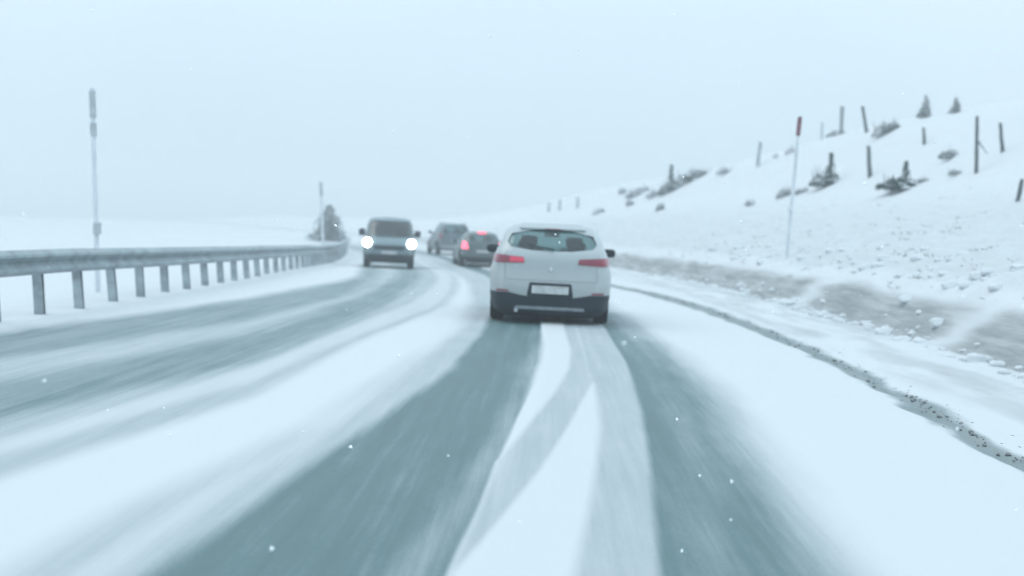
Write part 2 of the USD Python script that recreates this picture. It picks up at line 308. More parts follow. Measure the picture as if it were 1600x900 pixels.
def rows():
    y = [-45, -30, -20, -12, -7, -4, -2, -.5, 1, 2, 2.6]
    while y[-1] < 290: y.append(y[-1] + max(.045, .0085 * y[-1], (.03 * (y[-1] - 60)) if y[-1] > 60 else 0))
    return np.array(y)
ROWS = rows()
ROWS2 = np.sort(np.r_[ROWS, ((ROWS[1:] + ROWS[:-1]) / 2)[(ROWS[1:] > 6) & (ROWS[1:] < 55)]])
def sheet(name, cols, label=None, R=ROWS):
    cols = np.asarray(cols, float)
    Y = np.repeat(R[:, None], len(cols), 1); D = np.repeat(cols[None], len(R), 0)
    X = lane(Y) + D * np.sqrt(1 + lane_slope(Y) ** 2)
    c, dr = cover(X, Y, D), dirt(X, Y, D)
    Z = land(X, Y) + (np.minimum(c, 1) * .03 - .03) * (np.abs(D) < 6)
    nr, nc = X.shape
    v = np.stack([X, Y, Z], -1).reshape(-1, 3)
    i = np.arange(nr * nc).reshape(nr, nc)
    f = np.stack([i[:-1, :-1], i[:-1, 1:], i[1:, 1:], i[1:, :-1]], -1).reshape(-1, 4)
    p = usdkit.mesh(stage, path_for(name), (v, f), MAT['snowy_road'], smooth=True)
    api = UsdGeom.PrimvarsAPI(p)
    api.CreatePrimvar('cover', Sdf.ValueTypeNames.FloatArray, 'vertex').Set(Vt.FloatArray.FromNumpy(c.ravel().astype(np.float32)))
    api.CreatePrimvar('road', Sdf.ValueTypeNames.Float3Array, 'vertex').Set(Vt.Vec3fArray.FromNumpy(np.stack([D, Y, dr], -1).reshape(-1, 3).astype(np.float32)))
    return tag(p, label, kind='structure')
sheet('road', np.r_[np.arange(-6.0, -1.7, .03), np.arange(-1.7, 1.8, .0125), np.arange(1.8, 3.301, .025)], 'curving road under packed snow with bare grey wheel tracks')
sheet('snow_field', np.r_[-260, -200, -140, -100, -70, -50, -36, -26, -20, -16, -13, np.arange(-11, -8, .25), np.arange(-8, -6.0, .08), -6.0], 'white snow field falling away beyond the guardrail')
sheet('snow_verge', np.r_[3.30, np.arange(3.32, 5.8, .03), 5.8], 'snowy verge with a dirty ploughed bank right of the road', ROWS2)
sheet('hillside', np.r_[5.8, np.arange(5.86, 9, .08), np.arange(9, 18, .2), np.arange(18, 34, .5), np.arange(34, 60, 2), 60, 75, 100, 140, 200, 260], 'white snow hillside rising to the right of the road', ROWS2)

# ------------------------------------------------------------------ guardrail
def rail_d(y): return np.interp(y, [0, 30, 45, 54, 60, 66, 90], [-6.35, -6.35, -6.05, -5.4, -4.9, -4.7, -4.7])
def on_road(y, d):
    s = lane_slope(y); return np.array([lane(y) + d * math.sqrt(1 + s * s), y, 0.0])
def guardrail():
    t = thing('guardrail', 'long galvanised steel guardrail on closely set posts left of the road', 'guardrail', (0, 0, 0))
    ys = []; y = 9.4
    while y < 67: ys.append(y); y += 1.33 / math.sqrt(1 + float(lane_slope(y)) ** 2)
    prof = np.array([(-.012, .155), (.0, .150), (.03, .135), (.078, .105), (.082, .075), (.035, .035), (.008, .0), (.035, -.035), (.082, -.075), (.078, -.105), (.03, -.135), (.0, -.150), (-.012, -.155)])
    back = prof[::-1] + [-.012, 0]; ring = np.vstack([prof, back])
    def spot(y):
        d = float(rail_d(y)); q = on_road(y, d); q[2] = float(land(q[0:1], q[1:2], False)[0]); return q
    raised = lambda y: np.interp(y, [12, 17, 25, 33], [.15, .14, .05, 0])
    for a in range(0, len(ys) - 1, 3):               # beam lengths of three bays, each lapping the next
        seg = ys[a:a + 4]
        if len(seg) < 2: break
        P = np.array([spot(y) for y in np.linspace(seg[0] - .06, seg[-1] + .06, 7)]); P[:, 2] += .585 + raised(P[:, 1]) + (.002 if a % 2 else 0)
        T = np.gradient(P, axis=0); T /= np.linalg.norm(T, axis=1)[:, None]; N = np.stack([T[:, 1], -T[:, 0], 0 * T[:, 0]], 1)
        N += [0, 0, 0]; k = len(ring)
        v = np.vstack([P[i] + N[i] * (ring[:, :1] + (.003 if a % 2 else 0)) + [0, 0, 1] * ring[:, 1:] for i in range(len(P))])
        f = [[i * k + j, i * k + (j + 1) % k, (i + 1) * k + (j + 1) % k, (i + 1) * k + j] for i in range(len(P) - 1) for j in range(k)]
        part('rail_beam', (v, np.array(f)), 'galvanised', t, smooth=30)
        # thin crust of snow lying on the beam's upper edge
    for i, y in enumerate(ys):
        q = spot(y); s = float(lane_slope(y)); n = np.array([1, -s, 0]) / math.hypot(1, s); tv = np.array([s, 1, 0]) / math.hypot(1, s)
        lean = math.tan(math.radians(6.0 + RNG.normal(0, .9)))
        c = [(-.06, -.038), (.06, -.038), (.06, -.028), (-.048, -.028), (-.048, .028), (.06, .028), (.06, .038), (-.06, .038)]
        g = m3.CrossSection([np.array([(b * 1.0, a_) for a_, b in c][::-1])]).extrude(1.15)
        m = tm(g); v = m.vertices
        w = q + np.outer(v[:, 0], tv) + np.outer(v[:, 1] - .085, n) + np.outer(v[:, 2] - .45 + float(raised(y)), [0, 0, 1]) - np.outer((v[:, 2] - .45 - .58) * lean, n)
        m.vertices = w; m.fix_normals()
        part('post', m, 'galvanised_post', t, smooth=False)
guardrail()

# ------------------------------------------------------------------ snow poles
def snow_pole(base, height, r, lean, label, bands, collars, mat):
    t = thing('snow_pole', label, 'snow pole', base)
    top = np.array([math.tan(math.radians(lean)) * height, 0, height]); at = lambda k: top * k
    part('pole', tube([0, 0, -.4], at(1), r, r * .9, 12), 'pole_white', t)
    for a, b, m in bands: part('band', tube(at(a), at(b), r * 1.28, r * 1.28, 14), m, t)
    for a, w, m in collars: part('collar', tube(at(a), at(a + w), r * 1.7, r * 1.5, 14), m, t)
    part('cap', trimesh.creation.icosphere(2, r * 1.0).apply_translation(top), 'pole_white', t)
    return t
def pole_from(px0, py0, px1, py1, y=None, **k):
    p = meet(px0, py0) if y is None else None
    if y is not None:
        p = CAM + ray(px0, py0) * y; p[2] = float(land(p[0:1], p[1:2], False)[0])
    q = CAM + ray(px1, py1) * p[1]
    return p, q[2] - p[2], math.degrees(math.atan2(q[0] - p[0], q[2] - p[2]))
p, h, l = pole_from(1228, 405, 1250, 182)
snow_pole(p, h, .042, l, 'tall pale snow pole with a dark red tip, foot of the right-hand slope', [(.865, .995, 'pole_red')], [(.33, .03, 'pole_white')], 'pole_white')
p, h, l = pole_from(157, 420, 144, 139, y=21.0)
snow_pole(p, h, .042, l, 'tall white snow pole with grey bands behind the guardrail, left in view', [(.865, .99, 'pole_grey'), (.775, .835, 'pole_grey')], [(.30, .055, 'pole_grey')], 'pole_white')
p, h, l = pole_from(506, 392, 501, 284, y=66.0)
snow_pole(p, h, .07, l, 'faint distant snow pole rising behind the hazy fir by the guardrail', [(.80, .99, 'pole_grey')], [], 'pole_white')

# ------------------------------------------------------------------ cars
N_T = 128
TH = np.linspace(0, 2 * np.pi, N_T, endpoint=False)
class Shell:
    """A car's outer skin as level outlines; solid(off) is it grown (off > 0) or shrunk."""
    def __init__(s, tab, n_rear=5.0, n_front=4.2, taper=.05, zc=.8):
        t = np.array(tab, float); s.z = t[:, 0]
        s.w, s.r, s.f = (PchipInterpolator(t[:, 0], t[:, k]) for k in (1, 2, 3))
        s.nr, s.nf, s.taper = n_rear, n_front, taper
        s.ztop = t[-1, 0]; s.zbot = t[0, 0]
    def outline(s, z, off):
        w, r, f = float(s.w(z)) + off, float(s.r(z)) - off, float(s.f(z)) + off
        w = max(w, .02)
        if f - r < .1: m = (f + r) / 2; r, f = m - .05, m + .05
        c, si = np.cos(TH), np.sin(TH)
        k = (z - s.zbot) / (s.ztop - s.zbot)
        soft = 1.6 * sm(np.array(k), .9, 1.0)
        n = np.where(si > 0, s.nf - soft, s.nr - soft)
        x = np.sign(c) * np.abs(c) ** (2 / n); y = np.sign(si) * np.abs(si) ** (2 / n)
        x = x * (1 - s.taper * y ** 2)
        return np.stack([x * w, (r + f) / 2 + y * (f - r) / 2], 1)
    def solid(s, off=0.0, zlo=None):
        zs = np.unique(np.concatenate([np.linspace(s.zbot, s.ztop - .12, 46), np.linspace(s.ztop - .12, s.ztop, 16)]))
        if zlo is not None: zs = zs[zs > zlo]; zs = np.r_[zlo, zs]
        v = []
        for z in zs:
            o = s.outline(z, off); v.append(np.c_[o, np.full(len(o), z + (off if z > s.zbot + .5 else 0))])
        v = np.vstack(v); n = N_T; L = len(zs); f = []
        i = np.arange(n); j = (i + 1) % n
        for a in range(L - 1):
            f += [np.stack([a * n + i, a * n + j, (a + 1) * n + j], 1), np.stack([a * n + i, (a + 1) * n + j, (a + 1) * n + i], 1)]
        b, t = len(v), len(v) + 1
        v = np.vstack([v, v[:n].mean(0), v[-n:].mean(0)])
        f += [np.stack([np.full(n, b), j, i], 1), np.stack([np.full(n, t), (L - 1) * n + i, (L - 1) * n + j], 1)]
        return m3.Manifold(m3.Mesh(v.astype(np.float32), np.vstack(f).astype(np.uint32)))
def rounded(poly, r=.03):
    from shapely.geometry import Polygon
    p = Polygon(poly); p = p.buffer(-r).buffer(2 * r, quad_segs=5).buffer(-r, quad_segs=5) if r else p
    if p.geom_type != 'Polygon': p = max(p.geoms, key=lambda g: g.area)
    p = p.simplify(.0015)
    c = np.array(p.exterior.coords)[:-1]
    if p.exterior.is_ccw is False: c = c[::-1]
    return c
def prism_y(poly, y0, y1, r=.03):                  # polygon in (x, z), run along y
    return m3.CrossSection([rounded(poly, r)]).extrude(y1 - y0).transform(np.array([[1, 0, 0, 0], [0, 0, -1, y1], [0, 1, 0, 0]], float))
def prism_x(poly, x0, x1, r=.04):                  # polygon in (y, z), run along x
    return m3.CrossSection([rounded(poly, r)]).extrude(x1 - x0).transform(np.array([[0, 0, 1, x0], [1, 0, 0, 0], [0, 1, 0, 0]], float))
def mirrored(poly): return [(-x, z) for x, z in poly]
def rect(x0, z0, x1, z1): return [(x0, z0), (x1, z0), (x1, z1), (x0, z1)]

def make_car(name, label, catg, at, heading, spec):
    sh = Shell(spec['tab'], **spec.get('shell', {})); L = spec['length']
    t = thing(name, label, catg, at, heading)
    M = np.array([0, -L / 2, 0.0])
    def put(nm, man, mat, parent=None, smooth=38):
        m = tm(man)
        if len(m.faces) == 0: return None
        m = m.copy(); m.apply_translation(M)
        return part(nm, m, mat, parent or t, smooth)
    out, cab_z = sh.solid(), spec.get('cabin', .62)
    inner = sh.solid(-.035, cab_z)
    liner = sh.solid(-.036, cab_z) - sh.solid(-.05, cab_z + .012)
    cuts = []
    panes = []
    for nm, man in spec['windows']:
        cuts.append(man); panes.append((nm, man))
    allw = m3.Manifold.batch_boolean(cuts, m3.OpType.Add)
    wr, wy = spec['wheel_r'], spec['axles']
    arch = m3.Manifold.batch_boolean([m3.Manifold.cylinder(2.4, wr + .05, wr + .05, 40).rotate((0, 90, 0)).translate((-1.2, y, wr)) for y in wy], m3.OpType.Add)
    core = m3.Manifold.cube((2 * spec['track'] - .28, L, 1.0)).translate((-(spec['track'] - .14), 0, -.1))
    arch = arch - core
    body = out - inner - allw - arch
    skin = lambda a, b: sh.solid(a) - sh.solid(-b)
    panels = [(nm, (skin(a, b) ^ man) - arch, mat) for nm, man, a, b, mat in spec['panels']]
    # shut lines are real grooves in the skin
    for g in spec.get('grooves', []): body = body - (g ^ skin(.01, .012))
    put('body', body, spec['paint'])
    put('cabin_lining', liner - allw, 'cabin_trim')
    pane_skin = sh.solid(-.010) - sh.solid(-.016)
    for nm, man in panes:
        g = pane_skin ^ man
        ps = g.decompose()
        for q in ps:
            if q.volume() > 1e-5: put(nm, q, spec.get('glass', 'car_glass'))
    for nm, man, mat in panels:
        for q in man.decompose():
            if q.volume() > 2e-6: put(nm, q, mat)
    for nm, m, mat in spec['extras']: put(nm, m, mat)
    # wheels
    tr = spec['track']
    prof = np.array([(wr * .62, -.095), (wr * .93, -.10), (wr * .985, -.085), (wr, -.05), (wr, .05), (wr * .985, .085), (wr * .93, .10), (wr * .62, .095), (wr * .62, -.095)])
    tyre = trimesh.creation.revolve(prof, sections=40); tyre.apply_transform(trimesh.transformations.rotation_matrix(np.pi / 2, [0, 1, 0]))
    rp = np.array([(wr * .53, -.08), (wr * .64, -.088), (wr * .64, .088), (wr * .53, .08), (wr * .53, -.08)])
    rim = trimesh.creation.revolve(rp, sections=40)
    sp = [box([wr * .5, .05, .03], (wr * .3, 0, .05)).apply_transform(trimesh.transformations.rotation_matrix(k * 2 * np.pi / 5, [0, 0, 1])) for k in range(5)]
    disc = trimesh.creation.cylinder(wr * .5, .03, sections=30); hub = trimesh.creation.cylinder(wr * .14, .07, sections=20); hub.apply_translation([0, 0, .035])
    rim = cat(rim, *sp, disc, hub); rim.apply_transform(trimesh.transformations.rotation_matrix(np.pi / 2, [0, 1, 0]))
    for y in wy:
        for sgn in (-1, 1):
            w = holder('wheel', t)
            for nm, m, mat in (('tyre', tyre, 'rubber'), ('rim', rim, 'alloy')):
                q = m.copy()
                if sgn < 0: q.apply_transform(np.diag([-1, 1, 1, 1.0])); q.invert()
                q.apply_translation([sgn * tr, y - L / 2, wr]); part(nm, q, mat, w, 35)
    return t
def mirrors(x, y, z, mat, w=.20, h=.135):
    res = []
    for s in (-1, 1):
        a = rbox((w, .13, h), .05, (s * (x + w / 2 - .02), y, z + .03))
        res.append(('side_mirror', m3.Manifold.batch_boolean([a, rbox((.10, .05, .05), .02, (s * (x - .04), y + .02, z - .03))], m3.OpType.Add), mat))
    return res
def seats(rows, z=.50, w=.48):
    res = []
    for y, xs, top in rows:
        for x in xs:
            b = rbox((w, .13, top - z), .055, (x, y, (top + z) / 2)); res.append(('seat_back', b, 'seat_fabric'))
            res.append(('headrest', rbox((.27, .10, .17), .045, (x, y - .01, top + .10)), 'seat_fabric'))
    return res

# ---- white hatchback in front
tab = [(.13, .80, .16, 4.08), (.22, .885, .06, 4.20), (.36, .91, .02, 4.27), (.50, .922, .0, 4.29), (.60, .925, .015, 4.27), (.70, .922, .05, 4.17), (.78, .912, .075, 3.98), (.86, .888, .09, 3.62),
       (.93, .872, .105, 3.25), (.98, .855, .125, 3.06), (1.04, .83, .165, 2.88), (1.12, .795, .26, 2.66), (1.22, .755, .39, 2.42), (1.31, .71, .53, 2.17), (1.37, .665, .66, 1.98), (1.41, .61, .78, 1.82), (1.44, .52, .92, 1.70), (1.458, .40, 1.06, 1.60), (1.466, .22, 1.2, 1.5)]
rw = [(-.655, 1.17), (-.60, 1.10), (-.30, 1.06), (0, 1.05), (.30, 1.06), (.60, 1.10), (.655, 1.17), (.60, 1.29), (.30, 1.352), (0, 1.362), (-.30, 1.352), (-.60, 1.29)]
ws = [(-.70, 1.0), (.70, 1.0), (.60, 1.36), (-.60, 1.36)]
sideF = [(1.86, 1.0), (2.92, 1.0), (2.16, 1.345), (1.86, 1.36)]; sideR = [(.60, 1.07), (1.79, 1.0), (1.79, 1.36), (1.1, 1.34), (.80, 1.25)]
tl = [(.38, .875), (.80, .86), (.95, .90), (.95, .975), (.80, .985), (.40, .955)]
tlin = [(.385, .885), (.60, .880), (.60, .965), (.40, .950)]
low = [(-1, .10), (1, .10), (1, .445), (.58, .445), (.44, .415), (.34, .40), (-.34, .40), (-.44, .415), (-.58, .445), (-1, .445)]
spec = dict(tab=tab, length=4.29, wheel_r=.325, axles=(.86, 3.46), track=.775, paint='white_paint', cabin=.66,
    shell=dict(n_rear=7.0, n_front=4.0, taper=.03),
    windows=[('rear_window', prism_y(rw, -.2, 1.0)), ('windscreen', prism_y(ws, 1.93, 3.5)),
             ('side_window', prism_x(sideF, -1.2, 1.2)), ('side_window', prism_x(sideR, -1.2, 1.2))],
    panels=[('rear_bumper', prism_y(low, -.2, .62, .02), .004, .03, 'black_plastic'),
            ('diffuser', prism_y([(-.52, .205), (.52, .205), (.49, .255), (-.49, .255)], -.2, .5, .015), .010, .02, 'silver_trim'),
            ('tail_light', prism_y(tl, -.2, .55, .02), .006, .02, 'lamp_dark_red'), ('tail_light', prism_y(mirrored(tl), -.2, .55, .02), .006, .02, 'lamp_dark_red'),
            ('lamp_lens', prism_y(tlin, -.2, .5, .015), .010, .012, 'lamp_dark_red'), ('lamp_lens', prism_y(mirrored(tlin), -.2, .5, .015), .010, .012, 'lamp_red_on'),
            ('plate_recess', prism_y([(-.335, .40), (.335, .40), (.30, .60), (-.30, .60)], -.2, .4, .02), .003, .02, 'black_plastic'),
            ('bumper_reflector', prism_y(rect(.60, .455, .78, .48), -.2, .5, .005), .005, .01, 'lamp_dark_red'), ('bumper_reflector', prism_y(rect(-.78, .455, -.60, .48), -.2, .5, .005), .005, .01, 'lamp_dark_red'),
            ('sill', prism_x([(1.2, .1), (3.05, .1), (3.05, .26), (1.2, .26)], -1.2, 1.2, .01), .005, .02, 'black_plastic'),
            ('front_grille', prism_y(rect(-.45, .28, .45, .50), 3.6, 4.6, .04), .004, .02, 'black_plastic'),
            ('headlight', prism_y([(.42, .64), (.86, .72), (.84, .82), (.50, .74)], 3.2, 4.6, .02), .005, .02, 'headlight_off'),
            ('headlight', prism_y(mirrored([(.42, .64), (.86, .72), (.84, .82), (.50, .74)]), 3.2, 4.6, .02), .005, .02, 'headlight_off')],
    grooves=[prism_y(rect(-.66, .628, .66, .634), -.2, .5, 0), prism_y(rect(.657, .63, .663, 1.02), -.2, .5, 0), prism_y(rect(-.663, .63, -.657, 1.02), -.2, .5, 0),
             prism_x(rect(1.822, .32, 1.828, 1.0), -1.2, 1.2, 0), prism_x(rect(2.95, .32, 2.956, .95), -1.2, 1.2, 0)],
    extras=mirrors(.86, 2.62, 1.0, 'black_plastic', .21) + seats([(1.05, (-.38, .38), 1.0), (2.0, (-.36, .36), 1.08)]) + [
        ('number_plate', rbox((.53, .012, .115), .005, (0, -.012, .50)), 'plate_white'),
        ('badge', m3.Manifold.cylinder(.012, .045, .045, 4).rotate((90, 0, 0)).scale((.75, 1, 1.1)).translate((0, .062, .80)), 'chrome'),
        ('roof_spoiler', m3.Manifold.batch_hull([rbox((.96, .04, .03), .012, (0, .64, 1.376)), rbox((1.0, .05, .03), .012, (0, .78, 1.398)), rbox((.90, .30, .02), .009, (0, .95, 1.440))]), 'white_paint'),
        ('high_brake_light', rbox((.24, .02, .014), .006, (0, .617, 1.376)), 'lamp_dark_red'),
        ('rear_wiper', m3.Manifold.batch_hull([m3.Manifold.sphere(.011, 8).translate((.02, .16, 1.075)), m3.Manifold.sphere(.008, 8).translate((-.34, .235, 1.135))]), 'black_plastic'),
        ('dashboard', rbox((1.34, .45, .22), .08, (0, 2.78, .90)), 'cabin_trim'),
        ('interior_mirror', rbox((.24, .04, .07), .02, (0, 2.12, 1.29)), 'cabin_trim'),
        ('parcel_shelf', rbox((1.20, .46, .03), .012, (0, .66, .985)), 'cabin_trim'),
        ('exhaust_pipe', m3.Manifold.cylinder(.16, .03, .03, 16).rotate((90, 0, 0)).translate((-.48, .22, .19)), 'alloy'),
        ('underbody', rbox((1.36, 3.7, .18), .05, (0, 2.10, .19)), 'black_plastic')])
WX, WY = .60, 18.35 + 4.29 / 2
make_car('hatchback', 'white hatchback with black lower bumper driving ahead in our lane', 'car', (WX, WY, -.012), -1.4, spec)

# ---- low dark car, brake lights on
tab2 = [(.16, .76, .2, 4.1), (.24, .83, .07, 4.2), (.38, .865, .0, 4.27), (.52, .872, .0, 4.28), (.64, .87, .02, 4.22), (.76, .862, .05, 3.98), (.85, .848, .075, 3.55), (.91, .83, .10, 3.2), (.97, .80, .15, 2.98),
        (1.06, .755, .26, 2.76), (1.16, .71, .40, 2.50), (1.25, .665, .55, 2.25), (1.30, .62, .66, 2.08), (1.34, .56, .80, 1.93), (1.37, .46, .95, 1.8), (1.39, .32, 1.1, 1.65), (1.395, .2, 1.2, 1.55)]
tl2 = [(.55, .70), (.86, .70), (.86, 1.02), (.72, 1.02), (.62, .92)]
spec2 = dict(tab=tab2, length=4.28, wheel_r=.315, axles=(.80, 3.40), track=.76, paint='dark_paint', cabin=.66, shell=dict(n_rear=5.2, n_front=4.2, taper=.05), glass='dark_glass',
    windows=[('rear_window', prism_y([(-.58, 1.0), (.58, 1.0), (.50, 1.28), (-.50, 1.28)], -.2, .95)), ('windscreen', prism_y([(-.66, .97), (.66, .97), (.54, 1.29), (-.54, 1.29)], 1.95, 3.5)),
             ('side_window', prism_x([(1.86, .95), (2.85, .95), (2.15, 1.28), (1.86, 1.29)], -1.2, 1.2)), ('side_window', prism_x([(.75, .98), (1.78, .95), (1.78, 1.29), (1.0, 1.25)], -1.2, 1.2))],
    panels=[('tail_light', prism_y(tl2, -.2, .5, .03), .006, .02, 'lamp_red_bright'), ('tail_light', prism_y(mirrored(tl2), -.2, .5, .03), .006, .02, 'lamp_red_bright'),
            ('rear_bumper', prism_y([(-1, .10), (1, .10), (1, .40), (-1, .40)], -.2, .6, .01), .004, .03, 'black_plastic'),
            ('headlight', prism_y([(.42, .62), (.84, .68), (.82, .78), (.50, .72)], 3.2, 4.6, .02), .005, .02, 'headlight_off'), ('headlight', prism_y(mirrored([(.42, .62), (.84, .68), (.82, .78), (.50, .72)]), 3.2, 4.6, .02), .005, .02, 'headlight_off')],
    extras=mirrors(.82, 2.55, .96, 'dark_paint') + seats([(1.1, (-.36, .36), .98), (2.0, (-.35, .35), 1.04)]) + [
        ('high_brake_light', rbox((.34, .05, .075), .02, (0, .70, 1.345)), 'lamp_red_bright'), ('number_plate', rbox((.52, .012, .11), .005, (0, -.010, .62)), 'plate_white'),
        ('dashboard', rbox((1.25, .45, .2), .08, (0, 2.7, .87)), 'cabin_trim'), ('underbody', rbox((1.3, 3.7, .16), .05, (0, 2.15, .23)), 'black_plastic')])
def stand(px, y):
    x = (px - 800) / FPX * y; x = x + 0.0; return np.array([x, y, float(land(np.array([x]), np.array([y + 1.5]), False)[0]) - .012])
q = stand(744, 50.0); q[1] += 2.14; q[0] -= .08
make_car('dark_car', 'low dark car with bright red brake lights, partly behind the white hatchback', 'car', q, 7.5, spec2)

# ---- dark estate further ahead
tab3 = [(.20, .78, .2, 4.2), (.28, .85, .08, 4.32), (.42, .885, .0, 4.40), (.58, .892, .0, 4.40), (.72, .89, .02, 4.34), (.84, .882, .04, 4.1), (.94, .87, .06, 3.7), (1.02, .85, .08, 3.35), (1.09, .825, .12, 3.12),
        (1.20, .79, .19, 2.88), (1.34, .745, .29, 2.58), (1.46, .695, .39, 2.30), (1.52, .65, .48, 2.12), (1.56, .58, .62, 1.95), (1.585, .48, .8, 1.8), (1.60, .34, 1.0, 1.65), (1.605, .2, 1.2, 1.55)]
tl3 = [(.66, .80), (.88, .80), (.86, 1.12), (.74, 1.12)]
spec3 = dict(tab=tab3, length=4.4, wheel_r=.34, axles=(.82, 3.50), track=.78, paint='slate_paint', cabin=.72, shell=dict(n_rear=5.5, n_front=4.2, taper=.05), glass='dark_glass',
    windows=[('rear_window', prism_y([(-.64, 1.10), (.64, 1.10), (.55, 1.48), (-.55, 1.48)], -.2, .8)), ('windscreen', prism_y([(-.70, 1.09), (.70, 1.09), (.58, 1.49), (-.58, 1.49)], 2.0, 3.6)),
             ('side_window', prism_x([(1.90, 1.06), (2.95, 1.06), (2.25, 1.47), (1.90, 1.49)], -1.2, 1.2)), ('side_window', prism_x([(.55, 1.10), (1.82, 1.06), (1.82, 1.49), (.75, 1.45)], -1.2, 1.2))],
    panels=[('tail_light', prism_y(tl3, -.2, .5, .03), .006, .02, 'lamp_dark_red'), ('tail_light', prism_y(mirrored(tl3), -.2, .5, .03), .006, .02, 'lamp_dark_red'),
            ('rear_bumper', prism_y([(-1, .14), (1, .14), (1, .50), (-1, .50)], -.2, .6, .01), .004, .03, 'silver_trim'),
            ('headlight', prism_y([(.45, .72), (.86, .78), (.84, .90), (.52, .84)], 3.2, 4.6, .02), .005, .02, 'headlight_off'), ('headlight', prism_y(mirrored([(.45, .72), (.86, .78), (.84, .90), (.52, .84)]), 3.2, 4.6, .02), .005, .02, 'headlight_off')],
    extras=mirrors(.84, 2.7, 1.08, 'black_plastic') + seats([(1.1, (-.36, .36), 1.08), (2.1, (-.35, .35), 1.14)]) + [
        ('number_plate', rbox((.52, .012, .11), .005, (0, -.006, .74)), 'plate_white'), ('roof_rail', tm(tube((-.56, .8, 1.60), (-.56, 2.1, 1.60), .018)), 'black_plastic'), ('roof_rail', tm(tube((.56, .8, 1.60), (.56, 2.1, 1.60), .018)), 'black_plastic'),
        ('dashboard', rbox((1.3, .45, .2), .08, (0, 2.85, 1.0)), 'cabin_trim'), ('underbody', rbox((1.34, 3.8, .16), .05, (0, 2.2, .27)), 'black_plastic')])
q = stand(701, 64.0); q[1] += 2.2; q[0] -= .2
make_car('dark_car', 'dark blue-grey tall car farthest ahead, pale lower bumper, no lights lit', 'car', q, 12.5, spec3)

# ---- oncoming van, headlights on
tab4 = [(.20, .80, .15, 3.95), (.28, .86, .06, 4.08), (.42, .90, .0, 4.16), (.60, .915, .0, 4.17), (.76, .915, .01, 4.13), (.88, .912, .02, 4.03), (.97, .907, .03, 3.86), (1.03, .90, .035, 3.66), (1.09, .89, .04, 3.50),
        (1.22, .87, .05, 3.30), (1.40, .835, .07, 3.06), (1.56, .795, .10, 2.84), (1.66, .76, .13, 2.68), (1.72, .72, .17, 2.54), (1.76, .66, .24, 2.40), (1.785, .57, .36, 2.25), (1.80, .42, .6, 2.05), (1.805, .25, .9, 1.8)]
hl = [(.58, .70), (.90, .74), (.90, 1.02), (.80, 1.04), (.62, .94)]
spec4 = dict(tab=tab4, length=4.17, wheel_r=.33, axles=(.72, 3.36), track=.775, paint='van_paint', cabin=.8, shell=dict(n_rear=7, n_front=5.0, taper=.03), glass='car_glass',
    windows=[('windscreen', prism_y([(-.78, 1.10), (.78, 1.10), (.67, 1.655), (-.67, 1.655)], 2.5, 3.9)), ('rear_window', prism_y([(-.68, 1.12), (-.04, 1.12), (-.04, 1.62), (-.62, 1.62)], -.2, .5)), ('rear_window', prism_y([(.68, 1.12), (.04, 1.12), (.04, 1.62), (.62, 1.62)], -.2, .5)),
             ('side_window', prism_x([(2.10, 1.12), (3.2, 1.12), (2.72, 1.58), (2.10, 1.60)], -1.2, 1.2))],
    panels=[('headlight', prism_y(hl, 3.2, 4.6, .05), .006, .03, 'headlight_off'), ('headlight', prism_y(mirrored(hl), 3.2, 4.6, .05), .006, .03, 'headlight_off'),
            ('grille', prism_y([(-.52, .66), (.52, .66), (.56, .80), (-.56, .80)], 3.4, 4.6, .03), .005, .03, 'black_plastic'),
            ('front_bumper', prism_y([(-1, .14), (1, .14), (1, .47), (.6, .50), (-.6, .50), (-1, .47)], 3.3, 4.6, .01), .006, .03, 'black_plastic'),
            ('tail_light', prism_y(rect(.76, .85, .92, 1.3), -.2, .4, .02), .005, .02, 'lamp_dark_red'), ('tail_light', prism_y(rect(-.92, .85, -.76, 1.3), -.2, .4, .02), .005, .02, 'lamp_dark_red')],
    grooves=[prism_x(rect(2.03, .35, 2.036, 1.62), -1.2, 1.2, 0), prism_x(rect(3.22, .35, 3.226, 1.1), -1.2, 1.2, 0)],
    extras=mirrors(.89, 3.10, 1.20, 'black_plastic', .22, .24) + seats([(2.05, (-.40, .40), 1.22)]) + [
        ('lamp_lens', m3.Manifold.sphere(.152, 24).scale((1, .45, 1.05)).translate((.765, 3.995, .885)), 'headlight_on'), ('lamp_lens', m3.Manifold.sphere(.152, 24).scale((1, .45, 1.05)).translate((-.765, 3.995, .885)), 'headlight_on'),
        ('number_plate', rbox((.52, .012, .11), .005, (0, 4.185, .56)), 'plate_white'), ('wiper', tm(tube((-.1, 3.53, 1.11), (-.62, 3.37, 1.20), .012)), 'black_plastic'), ('wiper', tm(tube((.45, 3.53, 1.11), (.0, 3.45, 1.17), .012)), 'black_plastic'),
        ('dashboard', rbox((1.5, .5, .22), .08, (0, 3.05, 1.02)), 'cabin_trim'), ('bulkhead', rbox((1.5, .04, .85), .015, (0, 1.75, 1.24)), 'cabin_trim'), ('underbody', rbox((1.36, 3.5, .16), .05, (0, 2.05, .28)), 'black_plastic')])
y = 44.3; x = (610 - 800) / FPX * y
make_car('van', 'dark grey-blue van with both headlights lit coming towards us', 'van', (x - .30, y + 2.08, float(land(np.array([x]), np.array([y + 1]), False)[0]) - .012), 180 + 5.5, spec4)

